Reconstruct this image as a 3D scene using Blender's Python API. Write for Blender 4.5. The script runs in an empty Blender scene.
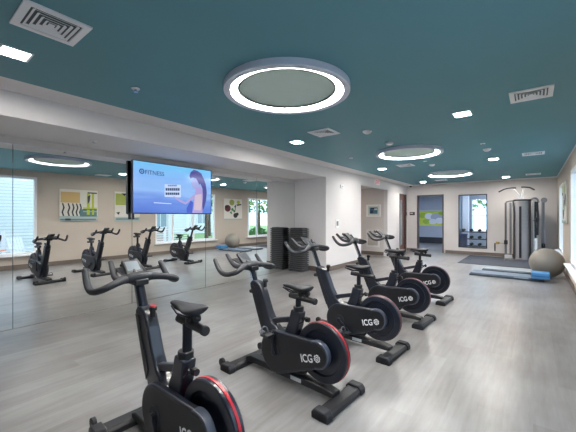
import bpy, bmesh, math, random
from mathutils import Vector, Matrix
random.seed(4)
C = bpy.context.scene.collection
PI = math.pi

# ------------------------------------------------------------------ helpers
class MB:
    def __init__(s): s.v=[]; s.f=[]; s.m=[]
    def add(s, verts, faces, mat=0):
        o=len(s.v); s.v+= [tuple(v) for v in verts]
        for f in faces: s.f.append(tuple(i+o for i in f)); s.m.append(mat)
        return s
    def box(s, x0,x1,y0,y1,z0,z1, mat=0, M=None):
        vs=[Vector(p) for p in ((x0,y0,z0),(x1,y0,z0),(x1,y1,z0),(x0,y1,z0),(x0,y0,z1),(x1,y0,z1),(x1,y1,z1),(x0,y1,z1))]
        if M is not None: vs=[M@v for v in vs]
        return s.add(vs, [(0,3,2,1),(4,5,6,7),(0,1,5,4),(1,2,6,5),(2,3,7,6),(3,0,4,7)], mat)
    def cbox(s, c, d, mat=0, M=None):
        return s.box(c[0]-d[0]/2,c[0]+d[0]/2,c[1]-d[1]/2,c[1]+d[1]/2,c[2]-d[2]/2,c[2]+d[2]/2,mat,M)
    def rings(s, rs, mat=0, caps=True, closed=False):
        n=len(rs[0]); vs=[p for r in rs for p in r]; fs=[]
        k=len(rs); last = k if closed else k-1
        for i in range(last):
            j=(i+1)%k
            for a in range(n):
                b=(a+1)%n
                fs.append((i*n+a,i*n+b,j*n+b,j*n+a))
        if caps and not closed:
            fs.append(tuple(range(n-1,-1,-1))); fs.append(tuple((k-1)*n+a for a in range(n)))
        return s.add(vs,fs,mat)
    def prism(s, poly, y0, y1, mat=0, ax='xz', M=None):
        def P(a,b,t):
            p = (a,t,b) if ax=='xz' else (a,b,t) if ax=='xy' else (t,a,b)
            return (M@Vector(p)) if M is not None else p
        return s.rings([[P(a,b,y0) for a,b in poly],[P(a,b,y1) for a,b in poly]], mat)
    def tube(s, pts, r, n=12, mat=0, smooth=0, sx=1.0):
        pts=[Vector(p) for p in pts]
        rr = list(r) if isinstance(r,(list,tuple)) else [r]*len(pts)
        for _ in range(smooth):                      # corner cutting
            np_,nr=[pts[0]],[rr[0]]
            for i in range(len(pts)-1):
                np_+= [pts[i].lerp(pts[i+1],.25),pts[i].lerp(pts[i+1],.75)]
                nr+= [rr[i]*.75+rr[i+1]*.25, rr[i]*.25+rr[i+1]*.75]
            np_.append(pts[-1]); nr.append(rr[-1]); pts,rr=np_,nr
        rs=[]; up=None
        for i,p in enumerate(pts):
            d=(pts[min(i+1,len(pts)-1)]-pts[max(i-1,0)]).normalized()
            if up is None:
                up = Vector((0,0,1)) if abs(d.z)<.9 else Vector((1,0,0))
            a=(up-d*up.dot(d)).normalized(); b=d.cross(a); up=a
            rs.append([p+a*math.cos(2*PI*k/n)*rr[i]+b*math.sin(2*PI*k/n)*rr[i]*sx for k in range(n)])
        return s.rings(rs,mat)
    def cyl(s, c, r, h, axis='z', n=24, mat=0, r2=None):
        d={'x':Vector((1,0,0)),'y':Vector((0,1,0)),'z':Vector((0,0,1))}[axis]
        return s.tube([Vector(c)-d*h/2,Vector(c)+d*h/2],[r,r if r2 is None else r2],n,mat)
    def lathe(s, prof, c=(0,0,0), axis='z', n=32, mat=0, closed=False):
        c=Vector(c); rs=[]
        for r,h in prof:
            ring=[]
            for k in range(n):
                a=2*PI*k/n; x,y=r*math.cos(a),r*math.sin(a)
                ring.append(c+(Vector((x,y,h)) if axis=='z' else Vector((x,h,-y)) if axis=='y' else Vector((h,x,y))))
            rs.append(ring)
        return s.rings(rs,mat,caps=not closed,closed=closed)
    def ball(s, c, r, n=20, m=12, mat=0, sc=(1,1,1)):
        c=Vector(c); vs=[c+Vector((0,0,-r*sc[2]))]; fs=[]
        for i in range(1,m):
            t=-PI/2+PI*i/m
            for k in range(n):
                a=2*PI*k/n
                vs.append(c+Vector((r*math.cos(t)*math.cos(a)*sc[0],r*math.cos(t)*math.sin(a)*sc[1],r*math.sin(t)*sc[2])))
        vs.append(c+Vector((0,0,r*sc[2])))
        for k in range(n): fs.append((0,1+(k+1)%n,1+k))
        for i in range(m-2):
            for k in range(n):
                a=1+i*n+k; b=1+i*n+(k+1)%n
                fs.append((a,b,b+n,a+n))
        e=len(vs)-1
        for k in range(n): fs.append((e,1+(m-2)*n+k,1+(m-2)*n+(k+1)%n))
        return s.add(vs,fs,mat)
    def poly(s, pts, mat=0): return s.add(pts,[tuple(range(len(pts)))],mat)
    def build(s, name, mats, parent=None, bevel=0, seg=2, angle=35, sub=0):
        me=bpy.data.meshes.new(name); me.from_pydata(s.v,[],s.f)
        if not isinstance(mats,(list,tuple)): mats=[mats]
        for m in mats: me.materials.append(m)
        me.polygons.foreach_set('material_index', s.m)
        bm=bmesh.new(); bm.from_mesh(me); bmesh.ops.recalc_face_normals(bm,faces=bm.faces)
        bm.to_mesh(me); bm.free()
        me.polygons.foreach_set('use_smooth',[True]*len(me.polygons))
        me.set_sharp_from_angle(angle=math.radians(angle)); me.update()
        o=bpy.data.objects.new(name,me); C.objects.link(o)
        if parent is not None: o.parent=parent
        if bevel:
            b=o.modifiers.new('soft_edges','BEVEL'); b.width=bevel; b.segments=seg; b.limit_method='ANGLE'; b.angle_limit=math.radians(40)
            b.harden_normals=False
        if sub:
            sm=o.modifiers.new('round','SUBSURF'); sm.levels=sub; sm.render_levels=sub
        return o

def tag(o,label=None,cat=None,group=None,kind=None):
    if label: o['label']=label
    if cat: o['category']=cat
    if group: o['group']=group
    if kind: o['kind']=kind
    return o
def thing(name,label,cat,loc=(0,0,0),rz=0,group=None):
    o=bpy.data.objects.new(name,None); C.objects.link(o); o.location=loc; o.rotation_euler=(0,0,rz); o.empty_display_size=.1
    return tag(o,label,cat,group)
def struct(o): o['kind']='structure'; return o
def kids(o): return [c for c in bpy.data.objects if c.parent is o]
def copy_tree(o,parent=None,table=None):
    c=o.copy(); C.objects.link(c)
    if parent is not None: c.parent=parent
    if table is not None: table[o.name]=c
    for k in kids(o):
        if k is not c: copy_tree(k,c,table)
    return c
def text(name,body,size,mat,M,parent=None,depth=.0008,width=None,bold=.0):
    cu=bpy.data.curves.new(name,'FONT'); cu.body=body; cu.size=size; cu.extrude=depth; cu.offset=bold; cu.align_x='LEFT'; cu.resolution_u=3
    t=bpy.data.objects.new(name+'_t',cu); C.objects.link(t)
    dg=bpy.context.evaluated_depsgraph_get()
    me=bpy.data.meshes.new_from_object(t.evaluated_get(dg)); bpy.data.objects.remove(t)
    if width:
        xs=[v.co.x for v in me.vertices]; k=width/max(1e-6,max(xs)-min(xs)); x0=min(xs)
        for v in me.vertices: v.co.x=(v.co.x-x0)*k
    me.transform(M); me.name=name; me.materials.clear(); me.materials.append(mat)
    o=bpy.data.objects.new(name,me); C.objects.link(o)
    if parent is not None: o.parent=parent
    return o

# ------------------------------------------------------------------ materials
def srgb(r,g,b):
    f=lambda c:(c/255/12.92) if c/255<=.04045 else ((c/255+.055)/1.055)**2.4
    return (f(r),f(g),f(b),1)
def mat(name,col,rough=.5,metal=0,spec=.5,emit=None,es=0,noise=0,nscale=8,bump=0,coat=0):
    m=bpy.data.materials.new(name); m.use_nodes=True; nt=m.node_tree; b=nt.nodes['Principled BSDF']
    if len(col)==3: col=srgb(*col)
    b.inputs['Base Color'].default_value=col; b.inputs['Roughness'].default_value=rough; b.inputs['Metallic'].default_value=metal
    b.inputs['Specular IOR Level'].default_value=spec; b.inputs['Coat Weight'].default_value=coat
    if emit is not None:
        b.inputs['Emission Color'].default_value=srgb(*emit); b.inputs['Emission Strength'].default_value=es
    if noise or bump:
        tc=nt.nodes.new('ShaderNodeTexCoord'); n=nt.nodes.new('ShaderNodeTexNoise'); n.inputs['Scale'].default_value=nscale; n.inputs['Detail'].default_value=4
        nt.links.new(tc.outputs['Object'],n.inputs['Vector'])
        if noise:
            mx=nt.nodes.new('ShaderNodeMix'); mx.data_type='RGBA'
            mx.inputs['A'].default_value=tuple(c*(1-noise) for c in col[:3])+(1,); mx.inputs['B'].default_value=tuple(min(1,c*(1+noise)) for c in col[:3])+(1,)
            nt.links.new(n.outputs['Fac'],mx.inputs['Factor']); nt.links.new(mx.outputs['Result'],b.inputs['Base Color'])
        if bump:
            bp=nt.nodes.new('ShaderNodeBump'); bp.inputs['Strength'].default_value=bump; bp.inputs['Distance'].default_value=.002
            nt.links.new(n.outputs['Fac'],bp.inputs['Height']); nt.links.new(bp.outputs['Normal'],b.inputs['Normal'])
    return m

def floor_mat():
    m=bpy.data.materials.new('vinyl_plank'); m.use_nodes=True; nt=m.node_tree; b=nt.nodes['Principled BSDF']; N=nt.nodes.new; L=nt.links.new
    tc=N('ShaderNodeTexCoord'); mp=N('ShaderNodeMapping'); mp.inputs['Rotation'].default_value=(0,0,PI/2)
    L(tc.outputs['Object'],mp.inputs['Vector'])
    br=N('ShaderNodeTexBrick'); br.inputs['Scale'].default_value=1; br.inputs['Brick Width'].default_value=1.22; br.inputs['Row Height'].default_value=.18
    br.inputs['Mortar Size'].default_value=.0; br.inputs['Mortar Smooth'].default_value=.3
    br.inputs['Color1'].default_value=(.30,.30,.30,1); br.inputs['Color2'].default_value=(.70,.70,.70,1); br.inputs['Mortar'].default_value=(.40,.40,.40,1); br.offset=.37
    L(mp.outputs['Vector'],br.inputs['Vector'])
    st=N('ShaderNodeMapping'); st.inputs['Scale'].default_value=(9,.9,1); L(tc.outputs['Object'],st.inputs['Vector'])
    n1=N('ShaderNodeTexNoise'); n1.inputs['Scale'].default_value=2.2; n1.inputs['Detail'].default_value=3; n1.inputs['Roughness'].default_value=.6; L(st.outputs['Vector'],n1.inputs['Vector'])
    n2=N('ShaderNodeTexNoise'); n2.inputs['Scale'].default_value=1.1; n2.inputs['Detail'].default_value=5; L(tc.outputs['Object'],n2.inputs['Vector'])
    a=N('ShaderNodeMath'); a.operation='MULTIPLY_ADD'; a.inputs[1].default_value=.34; L(n1.outputs['Fac'],a.inputs[0])
    a2=N('ShaderNodeMath'); a2.operation='MULTIPLY'; a2.inputs[1].default_value=.28; L(br.outputs['Color'],a2.inputs[0]); L(a2.outputs[0],a.inputs[2])
    a3=N('ShaderNodeMath'); a3.operation='MULTIPLY_ADD'; a3.inputs[1].default_value=.62; L(n2.outputs['Fac'],a3.inputs[0]); L(a.outputs[0],a3.inputs[2])
    rp=N('ShaderNodeValToRGB'); rp.color_ramp.elements[0].position=.36; rp.color_ramp.elements[1].position=.88
    rp.color_ramp.elements[0].color=FLOOR_A; rp.color_ramp.elements[1].color=FLOOR_B
    L(a3.outputs[0],rp.inputs['Fac']); L(rp.outputs['Color'],b.inputs['Base Color'])
    r=N('ShaderNodeMapRange'); r.inputs['To Min'].default_value=.27; r.inputs['To Max'].default_value=.33; L(n2.outputs['Fac'],r.inputs['Value']); L(r.outputs['Result'],b.inputs['Roughness'])
    bp=N('ShaderNodeBump'); bp.inputs['Strength'].default_value=.035; bp.inputs['Distance'].default_value=.002; nt.nodes.remove(bp)
    b.inputs['Specular IOR Level'].default_value=.55
    return m
FLOOR_A=(.10,.088,.080,1); FLOOR_B=(.30,.302,.312,1)

def stripes(name,c1,c2,scale,axis='Z',rough=.6,duty=.12):
    m=bpy.data.materials.new(name); m.use_nodes=True; nt=m.node_tree; b=nt.nodes['Principled BSDF']; N=nt.nodes.new; L=nt.links.new
    tc=N('ShaderNodeTexCoord'); sp=N('ShaderNodeSeparateXYZ'); L(tc.outputs['Object'],sp.inputs['Vector'])
    mu=N('ShaderNodeMath'); mu.operation='MULTIPLY'; mu.inputs[1].default_value=scale; L(sp.outputs[axis],mu.inputs[0])
    fr=N('ShaderNodeMath'); fr.operation='FRACT'; L(mu.outputs[0],fr.inputs[0])
    lt=N('ShaderNodeMath'); lt.operation='LESS_THAN'; lt.inputs[1].default_value=duty; L(fr.outputs[0],lt.inputs[0])
    mx=N('ShaderNodeMix'); mx.data_type='RGBA'; mx.inputs['A'].default_value=srgb(*c1); mx.inputs['B'].default_value=srgb(*c2)
    L(lt.outputs[0],mx.inputs['Factor']); L(mx.outputs['Result'],b.inputs['Base Color']); b.inputs['Roughness'].default_value=rough
    return m
def brick_mat(name,c1,c2,mo):
    m=bpy.data.materials.new(name); m.use_nodes=True; nt=m.node_tree; b=nt.nodes['Principled BSDF']; N=nt.nodes.new; L=nt.links.new
    tc=N('ShaderNodeTexCoord'); mp=N('ShaderNodeMapping'); mp.inputs['Rotation'].default_value=(PI/2,0,PI/2); L(tc.outputs['Object'],mp.inputs['Vector'])
    br=N('ShaderNodeTexBrick'); br.inputs['Scale'].default_value=5; br.inputs['Color1'].default_value=srgb(*c1); br.inputs['Color2'].default_value=srgb(*c2); br.inputs['Mortar'].default_value=srgb(*mo)
    L(mp.outputs['Vector'],br.inputs['Vector']); L(br.outputs['Color'],b.inputs['Base Color']); b.inputs['Roughness'].default_value=.8
    return m

WALL=mat('wall_paint',(208,204,203),.75,spec=.25,noise=.02,nscale=3)
WHITE=mat('white_paint',(222,220,222),.7,spec=.25,noise=.02,nscale=3)
WALLTAN=mat('tan_wall_paint',(188,178,168),.75,spec=.25,noise=.02,nscale=3)
TEAL=mat('teal_ceiling_paint',(94,146,158),.55,spec=.3,noise=.04,nscale=2)
BASEB=mat('baseboard_vinyl',(108,98,92),.5,noise=.05)
FLOOR=floor_mat()
MIRROR=mat('mirror_glass',(.86,.875,.865,1),.0,metal=1)
MEDGE=mat('mirror_edge',(90,104,108),.25,metal=.4)
JCH=mat('satin_channel',(205,207,210),.3,metal=.7)
BCH=mat('brown_floor_channel',(138,130,124),.5)
TRIM=mat('white_trim',(235,236,238),.45,noise=.01)
DFRAME=mat('dark_grey_frame',(88,82,80),.4,noise=.03)
BFRAME=mat('black_frame',(34,36,42),.4,noise=.03)
GLASS=mat('window_glass',(.9,.95,.95,1),.0)
gb=GLASS.node_tree; gl=gb.nodes.new('ShaderNodeBsdfTransparent'); gg=gb.nodes.new('ShaderNodeBsdfGlossy'); gg.inputs['Roughness'].default_value=.02
mxs=gb.nodes.new('ShaderNodeMixShader'); mxs.inputs[0].default_value=.05; gl.inputs[0].default_value=(.95,.98,.99,1)
gb.links.new(gl.outputs[0],mxs.inputs[1]); gb.links.new(gg.outputs[0],mxs.inputs[2]); gb.links.new(mxs.outputs[0],gb.nodes['Material Output'].inputs['Surface'])
# bike materials
BLK=mat('black_plastic',(22,24,29),.42,noise=.08,nscale=40)
NAVY=mat('navy_black_paint',(25,30,42),.33,noise=.05,nscale=20,coat=.25)
RUB=mat('black_rubber',(32,34,40),.62,noise=.08,nscale=60,bump=.2)
GRIP=mat('grip_rubber',(32,36,43),.6,noise=.06,nscale=60,bump=.15)
STEEL=mat('dark_steel_post',(44,47,55),.3,metal=.7)
CHROME=mat('bright_steel',(200,203,208),.18,metal=1)
SCUFF=mat('black_foot_plastic',(30,31,36),.5,noise=.1,nscale=30)
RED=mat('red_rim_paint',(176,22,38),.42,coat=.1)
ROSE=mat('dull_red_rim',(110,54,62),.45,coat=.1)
WHT=mat('white_lettering',(225,228,232),.5)
LCD=mat('console_screen',(100,110,118),.5,emit=(190,210,225),es=.05)
LCDD=mat('dark_console_screen',(40,46,54),.55,spec=.25)
REDK=mat('red_knob_cap',(190,50,52),.4)
STICK=mat('pale_sticker',(190,195,200),.5)
LAMP=mat('lamp_diffuser',(255,250,240),.5,emit=(255,248,240),es=330)
RINGL=mat('ring_light_diffuser',(255,252,246),.5,emit=(255,250,243),es=125)
LGREY=mat('light_grey_metal',(205,207,212),.4,noise=.02)
VENT=mat('vent_white',(236,239,243),.5)
VDARK=mat('vent_shadow_gap',(84,94,100),.7)

# ------------------------------------------------------------------ dimensions
XM,XB,YE,YF,XR,YB=-5.47,-4.41,7.33,14.2,.65,-3.4
ZC,ZS,ZM=2.84,2.57,2.465
T=.15

# ------------------------------------------------------------------ room shell
struct(MB().box(-9.5,XR+T,YB-T,21,-.12,0).build('floor',FLOOR))
b=MB(); b.box(-4.01,.62,YB,13.75,ZC,ZC+.1); struct(b.build('ceiling',TEAL))
b=MB(); b.box(-5.62,-4.01,YB-T,YF,ZC,ZC+.1); b.box(.62,XR+T,YB-T,YF,ZC,ZC+.1); b.box(-4.01,.62,13.75,YF,ZC,ZC+.1); b.box(-4.01,.62,YB-T,YB,ZC,ZC+.1)
struct(b.build('trim_1',WHITE))
struct(MB().box(XM,XB,YB,YE,ZS,ZC).build('trim_2',WHITE))                 # dropped soffit over the mirrors
b=MB(); b.box(XM-T,XM-.012,YB,YE,0,ZC); b.box(XM-.012,XM,YB,YE,ZM+.012,ZS)
struct(b.build('wall_mirror_side',WALL))
# wall beyond the mirror alcove, with a hallway opening and a doorway
b=MB()
b.box(XM-T,XB,YE,YE+T,0,ZC); b.box(XB-T,XB,YE+T,9.52,0,ZC); b.box(XB-T,XB,9.52,11.88,2.52,ZC); b.box(XB-T,XB,11.88,13.31,0,ZC)
b.box(XB-T,XB,13.31,14.06,2.41,ZC); b.box(XB-T,XB,14.06,YF,0,ZC)
struct(b.build('wall_left',WHITE))
b=MB(); b.box(-8,XB-T,11.88,12.0,0,2.75); b.box(-8,XB-T,9.40,9.52,0,2.75); b.box(-8.1,-8,9.4,12,0,2.75); b.box(-8.1,XB-T,9.4,12,2.6,2.75)
struct(b.build('wall_hallway',WALL))
b=MB(); b.box(-8,XB-T,12.6,12.7,0,2.75); b.box(-8,XB-T,14.6,14.7,0,2.75); b.box(-8.1,-8,12.6,14.7,0,2.75); b.box(-8.1,XB-T,12.6,14.7,2.6,2.75)
struct(b.build('wall_side_room',WALL))
# far wall with a doorway and an interior window
b=MB()
for x0,x1,z0,z1 in ((XB-T,-3.97,0,ZC),(-3.97,-2.91,2.42,ZC),(-2.91,-2.37,0,ZC),(-2.37,-1.39,0,.27),(-2.37,-1.39,2.37,ZC),(-1.39,XR+T,0,ZC)):
    b.box(x0,x1,YF,YF+T,z0,z1)
struct(b.build('wall_far',WALL))
# right wall with three windows
WIN=[(-.4,2.80,.40,2.66),(6.50,9.42,.45,2.52),(11.52,13.3,.45,2.47)]
b=MB(); y=YB
for y0,y1,z0,z1 in WIN:
    b.box(XR,XR+T,y,y0,0,ZC); b.box(XR,XR+T,y0,y1,0,z0); b.box(XR,XR+T,y0,y1,z1,ZC); y=y1
b.box(XR,XR+T,y,YF,0,ZC)
struct(b.build('wall_right',WALLTAN))
struct(MB().box(-5.62,XR+T,YB-T,YB,0,ZC).build('wall_back',WALL))
# baseboards
H=.13
struct(MB().box(XR-.014,XR,YB,YF,0,H).build('baseboard_right',BASEB))
b=MB(); b.box(-2.85,XR-.014,YF-.014,YF,0,H); b.box(XB,-4.03,YF-.014,YF,0,H); struct(b.build('baseboard_far',BASEB))
b=MB(); b.box(XB,XB+.014,YE,9.52,0,H); b.box(XB,XB+.014,11.88,13.26,0,H); b.box(XM+.02,XB+.014,YE-.014,YE,0,H); b.box(-8,XB-T,11.866,11.88,0,H)
struct(b.build('baseboard_left',BASEB))

# ------------------------------------------------------------------ mirrors
edges=[-2.10,-.52,1.06,2.64,4.19,5.75,YE-.001]
mlab={0:'mirror panel on the left wall cut off by the frame edge',1:'mirror panel at the frame edge, only a strip of it in view',
      2:'tall mirror panel left of the television, showing a reflected window and painting',3:'tall mirror panel behind the hanging television',
      4:'tall mirror panel just right of the television, reflecting a canvas of flowers',5:'last mirror panel, beside the black stack in the corner'}
for i in range(len(edges)-1):
    if i==0: continue
    y0,y1=edges[i]+.003,edges[i+1]-.003
    p=tag(MB().box(XM-.012,XM,y0,y1,.007,ZM).build('wall_mirror',MIRROR),mlab[i],'mirror','mirror panels on the left wall')
    MB().box(XM-.0118,XM+.0012,y1-.0015,y1+.0058,.004,ZM).build('edge_strip',MEDGE,p)
    MB().box(XM-.012,XM+.004,edges[i],edges[i+1],0,.007).build('bottom_channel',BCH,p)
    MB().box(XM-.012,XM+.006,edges[i],edges[i+1],ZM,ZM+.012).build('top_channel',JCH,p)

# ------------------------------------------------------------------ windows
def window(n,y0,y1,z0,z1,mull):
    b=MB(); f=.07
    x0,x1=XR+.01,XR+.10
    b.box(x0,x1,y0,y0+f,z0,z1); b.box(x0,x1,y1-f,y1,z0,z1); b.box(x0,x1,y0+f,y1-f,z1-f,z1); b.box(x0,x1,y0+f,y1-f,z0,z0+f)
    w=b.build('window_%d'%n,TRIM); struct(w)
    g=MB().box(XR+.05,XR+.056,y0+f,y1-f,z0+f,z1-f); 
    for m in mull:
        MB().box(x0,x1,m-.045,m+.045,z0+f,z1-f).build('mullion',TRIM,w)
    g.build('pane',GLASS,w)
    s=MB().box(XR-.11,XR+.02,y0-.05,y1+.05,z0-.035,z0).build('window_sill',TRIM,w,bevel=.006)
    return w
window(1,*WIN[0],[1.0]); window(2,*WIN[1],[7.25,8.24]); window(3,*WIN[2],[12.25])

# ------------------------------------------------------------------ far door, interior window, side door
b=MB(); b.box(-3.97,-3.92,YF-.02,YF+T+.02,0,2.42); b.box(-2.96,-2.91,YF-.02,YF+T+.02,0,2.42); b.box(-3.92,-2.96,YF-.02,YF+T+.02,2.37,2.42)
struct(b.build('door_1',DFRAME))
b=MB(); b.box(-2.37,-2.34,YF-.015,YF+T,.27,2.37); b.box(-1.42,-1.39,YF-.015,YF+T,.27,2.37); b.box(-2.34,-1.42,YF-.015,YF+T,2.34,2.37); b.box(-2.34,-1.42,YF-.015,YF+T,.27,.30)
w=struct(b.build('window_4',BFRAME)); MB().box(-2.34,-1.42,YF+.06,YF+.066,.30,2.34).build('pane',GLASS,w)
REDW=mat('red_brown_door',(104,66,62),.45,noise=.12,nscale=6)
b=MB(); b.box(XB-T,XB+.02,13.26,13.31,0,2.46); b.box(XB-T,XB+.02,14.06,14.11,0,2.46); b.box(XB-T,XB+.02,13.31,14.06,2.41,2.46)
d=struct(b.build('door_2',DFRAME))
lf=MB().box(XB-.07,XB-.025,13.312,14.058,.01,2.405).build('door_leaf',REDW,d)
MB().box(XB-.0255,XB-.022,13.38,13.68,.30,2.2).build('glass_lite',mat('pale_door_glass',(150,168,182),.15),lf)
MB().tube([(XB-.03,13.98,1.0),(XB+.03,13.98,1.0),(XB+.03,13.86,1.0)],.011,8).build('door_handle',CHROME,lf)

# rooms beyond the far wall
HALLW=mat('hall_wall_paint',(176,184,194),.7,spec=.25,noise=.02)
b=MB(); b.box(-6,-2.62,19.0,19.1,0,2.8); b.box(-6.1,-6,YF+T,19.1,0,2.8); b.box(-2.72,-2.62,YF+T,19.0,0,2.8); b.box(-6.1,-2.62,YF+T,19.1,2.7,2.8)
struct(b.build('wall_far_hall',HALLW))
struct(MB().box(-6,-2.72,18.98,19.0,0,.34).build('baseboard_far_hall',mat('hall_base',(48,50,58),.5)))
b=MB()
for x0,x1,z0,z1 in ((-2.62,-2.28,0,2.8),(-2.28,-1.3,0,.8),(-2.28,-1.3,2.3,2.8),(-1.3,.6,0,2.8)): b.box(x0,x1,16.9,17.0,z0,z1)
b.box(.6,.7,YF+T,17,0,2.8); b.box(-2.62,.7,YF+T,17,2.7,2.8)
struct(b.build('wall_weights_room',HALLW))
b=MB(); b.box(-2.28,-2.23,16.86,16.98,.8,2.3); b.box(-1.35,-1.3,16.86,16.98,.8,2.3); b.box(-2.23,-1.35,16.86,16.98,2.25,2.3); b.box(-2.23,-1.35,16.86,16.98,.8,.85); b.box(-2.23,-1.35,16.9,16.94,1.52,1.56)
w=struct(b.build('window_5',TRIM)); MB().box(-2.23,-1.35,16.93,16.935,.85,2.25).build('pane',GLASS,w)
struct(MB().box(-2.56,-2.32,16.3,16.54,0,2.7).build('column_weights_room',TRIM))

# ------------------------------------------------------------------ ceiling fittings
def lamp(x,y,label,s=.17):
    t=thing('recessed_ceiling_light',label,'ceiling light',(x,y,ZC),0,'square recessed ceiling lights')
    h=s/2; b=MB(); o=h+.02
    b.box(-o,-h,-o,o,-.008,0); b.box(h,o,-o,o,-.008,0); b.box(-h,h,-o,-h,-.008,0); b.box(-h,h,h,o,-.008,0)
    b.build('trim_frame',VENT,t); MB().box(-h,h,-h,h,-.005,-.001).build('diffuser',LAMP,t)
for x,y,l in ((-3.35,.66,'lit square downlight at the left edge below the big ceiling vent'),
              (-3.35,4.56,'lit square downlight between the nearest ring light and the soffit'),
              (-3.35,8.61,'lit square downlight above the exit sign'),
              (-3.35,12.8,'lit square downlight nearest the grey doorway in the far wall'),
              (-.73,4.64,'largest bright square downlight on the right half of the ceiling'),
              (-.73,8.72,'lit square downlight level with the farthest ring light, right of it'),
              (-.73,12.95,'lit square downlight above the cable machine'),
              (-.73,.66,'square downlight over the camera, out of the photo')):
    if (x,y)==(-.73,.66): l='square downlight overhead on the near right of the ceiling'
    lamp(x,y,l)
def diffuser(x,y,label):
    t=thing('ceiling_vent',label,'air vent',(x,y,ZC),0,'white square ceiling air diffusers')
    h=.19; b=MB()
    b.box(-h,h,-h,-h+.045,-.012,0); b.box(-h,h,h-.045,h,-.012,0); b.box(-h,-h+.045,-h+.045,h-.045,-.012,0); b.box(h-.045,h,-h+.045,h-.045,-.012,0)
    b.build('frame',VENT,t); MB().box(-h+.045,h-.045,-h+.045,h-.045,-.003,-.001).build('dark_throat',VDARK,t)
    b=MB()
    for k in range(4):
        q=.125-k*.030; w=.016
        for a in range(4):
            M=Matrix.Rotation(a*PI/2,4,'Z')@Matrix.Translation((0,q,-.008))@Matrix.Rotation(math.radians(-28),4,'X')
            b.box(-q-.004,q+.004,-w/2,w/2,-.0015,.0015,0,M)
    b.box(-.018,.018,-.018,.018,-.01,-.007)
    b.build('louvers',VENT,t)
for x,y,l in ((-2.65,.72,'large white louvered ceiling vent at the top left corner of the photo'),
              (-2.63,4.31,'white ceiling vent just beyond the nearest ring light'),
              (-2.63,8.36,'white ceiling vent beside the middle ring light'),
              (-2.66,12.55,'small white ceiling vent behind the farthest ring light'),
              (-.02,4.35,'big white slatted ceiling vent on the right'),
              (-.0,8.47,'thin white ceiling vent in the right row, halfway down the room'),
              (-.0,12.55,'white ceiling vent above the cable machine, beside the right wall')): diffuser(x,y,l)

DISC=mat('ring_center_glow_tint',(186,206,198),.6,noise=.03)  # disc colour lightened to carry the glow of the ring around it
RIMD=mat('ring_dark_rim',(70,78,74),.4)
RINGF=mat('ring_housing',(206,212,228),.45)
def ring(x,y,label):
    t=thing('ring_light',label,'ring light',(x,y,ZC),0,'round halo ring lights on the ceiling')
    MB().lathe([(.650,0),(.650,-.058),(.645,-.064),(.588,-.064),(.582,-.058),(.582,-.006),(.582,0)],n=72).build('housing',RINGF,t,angle=30)
    MB().lathe([(.581,-.010),(.581,-.004),(.512,-.004),(.512,-.010)][::-1],n=72,closed=True).build('light_channel',RINGL,t,angle=30)
    MB().lathe([(.001,-.016),(.490,-.016),(.490,-.002),(.001,-.002)],n=72).build('center_disc',DISC,t,angle=30)
    MB().lathe([(.490,-.034),(.511,-.034),(.511,-.002),(.490,-.002)],n=72,closed=True).build('disc_rim',RIMD,t,angle=30)
ring(-2.03,2.59,'largest lit ring light, nearest on the teal ceiling'); ring(-2.03,6.66,'middle lit ring light of the three on the ceiling'); ring(-2.03,10.73,'smallest lit ring light, farthest along the ceiling')
def sprinkler(x,y,z,label):
    t=thing('sprinkler_head',label,'sprinkler',(x,y,z),0,'ceiling sprinkler heads')
    MB().lathe([(.001,0),(.042,0),(.040,-.008),(.022,-.012),(.001,-.012)],n=20).build('escutcheon',VENT,t)
    MB().lathe([(.001,-.012),(.014,-.012),(.014,-.03),(.024,-.032),(.024,-.036),(.001,-.036)],n=16).build('nozzle',CHROME,t)
for x,y,z,l in ((-3.28,1.62,ZC,'white sprinkler head between the nearest ring light and the left vent'),(-3.29,6.57,ZC,'small sprinkler head left of the middle ring light'),
                (-.73,6.75,ZC,'small sprinkler head on the right, nearer one of two close together'),(-2.06,8.05,ZC,'small sprinkler head just beyond the middle ring light'),(-4.9,1.82,ZS,'sprinkler head under the lavender soffit above the mirror')):
    sprinkler(x,y,z,l)
def smoke(x,y,label):
    t=thing('smoke_detector',label,'smoke detector',(x,y,ZC),0,'round ceiling smoke detectors')
    MB().lathe([(.001,0),(.07,0),(.07,-.018),(.001,-.018)],n=24).build('base',VENT,t)
    MB().lathe([(.058,-.018),(.055,-.034),(.035,-.045),(.001,-.047)],n=24).build('cap',TRIM,t)
smoke(-2.05,4.65,'white smoke detector right of the diamond-shaped ceiling vent'); smoke(-2.05,5.62,'white smoke detector close to the near edge of the middle ring light')
smoke(-2.055,8.67,'white smoke detector between the middle and farthest ring lights'); smoke(-.722,7.35,'white detector on the right ceiling, farther of two dots close together')
t=thing('security_camera','small dome security camera in the far left ceiling corner','security camera',(-4.15,13.9,ZC))
MB().lathe([(.001,0),(.075,0),(.075,-.03),(.001,-.03)],n=20).build('mount',VENT,t); MB().lathe([(.055,-.03),(.05,-.06),(.03,-.08),(.001,-.086)],n=20).build('dome',mat('smoked_dome',(60,62,70),.1),t)

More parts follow.
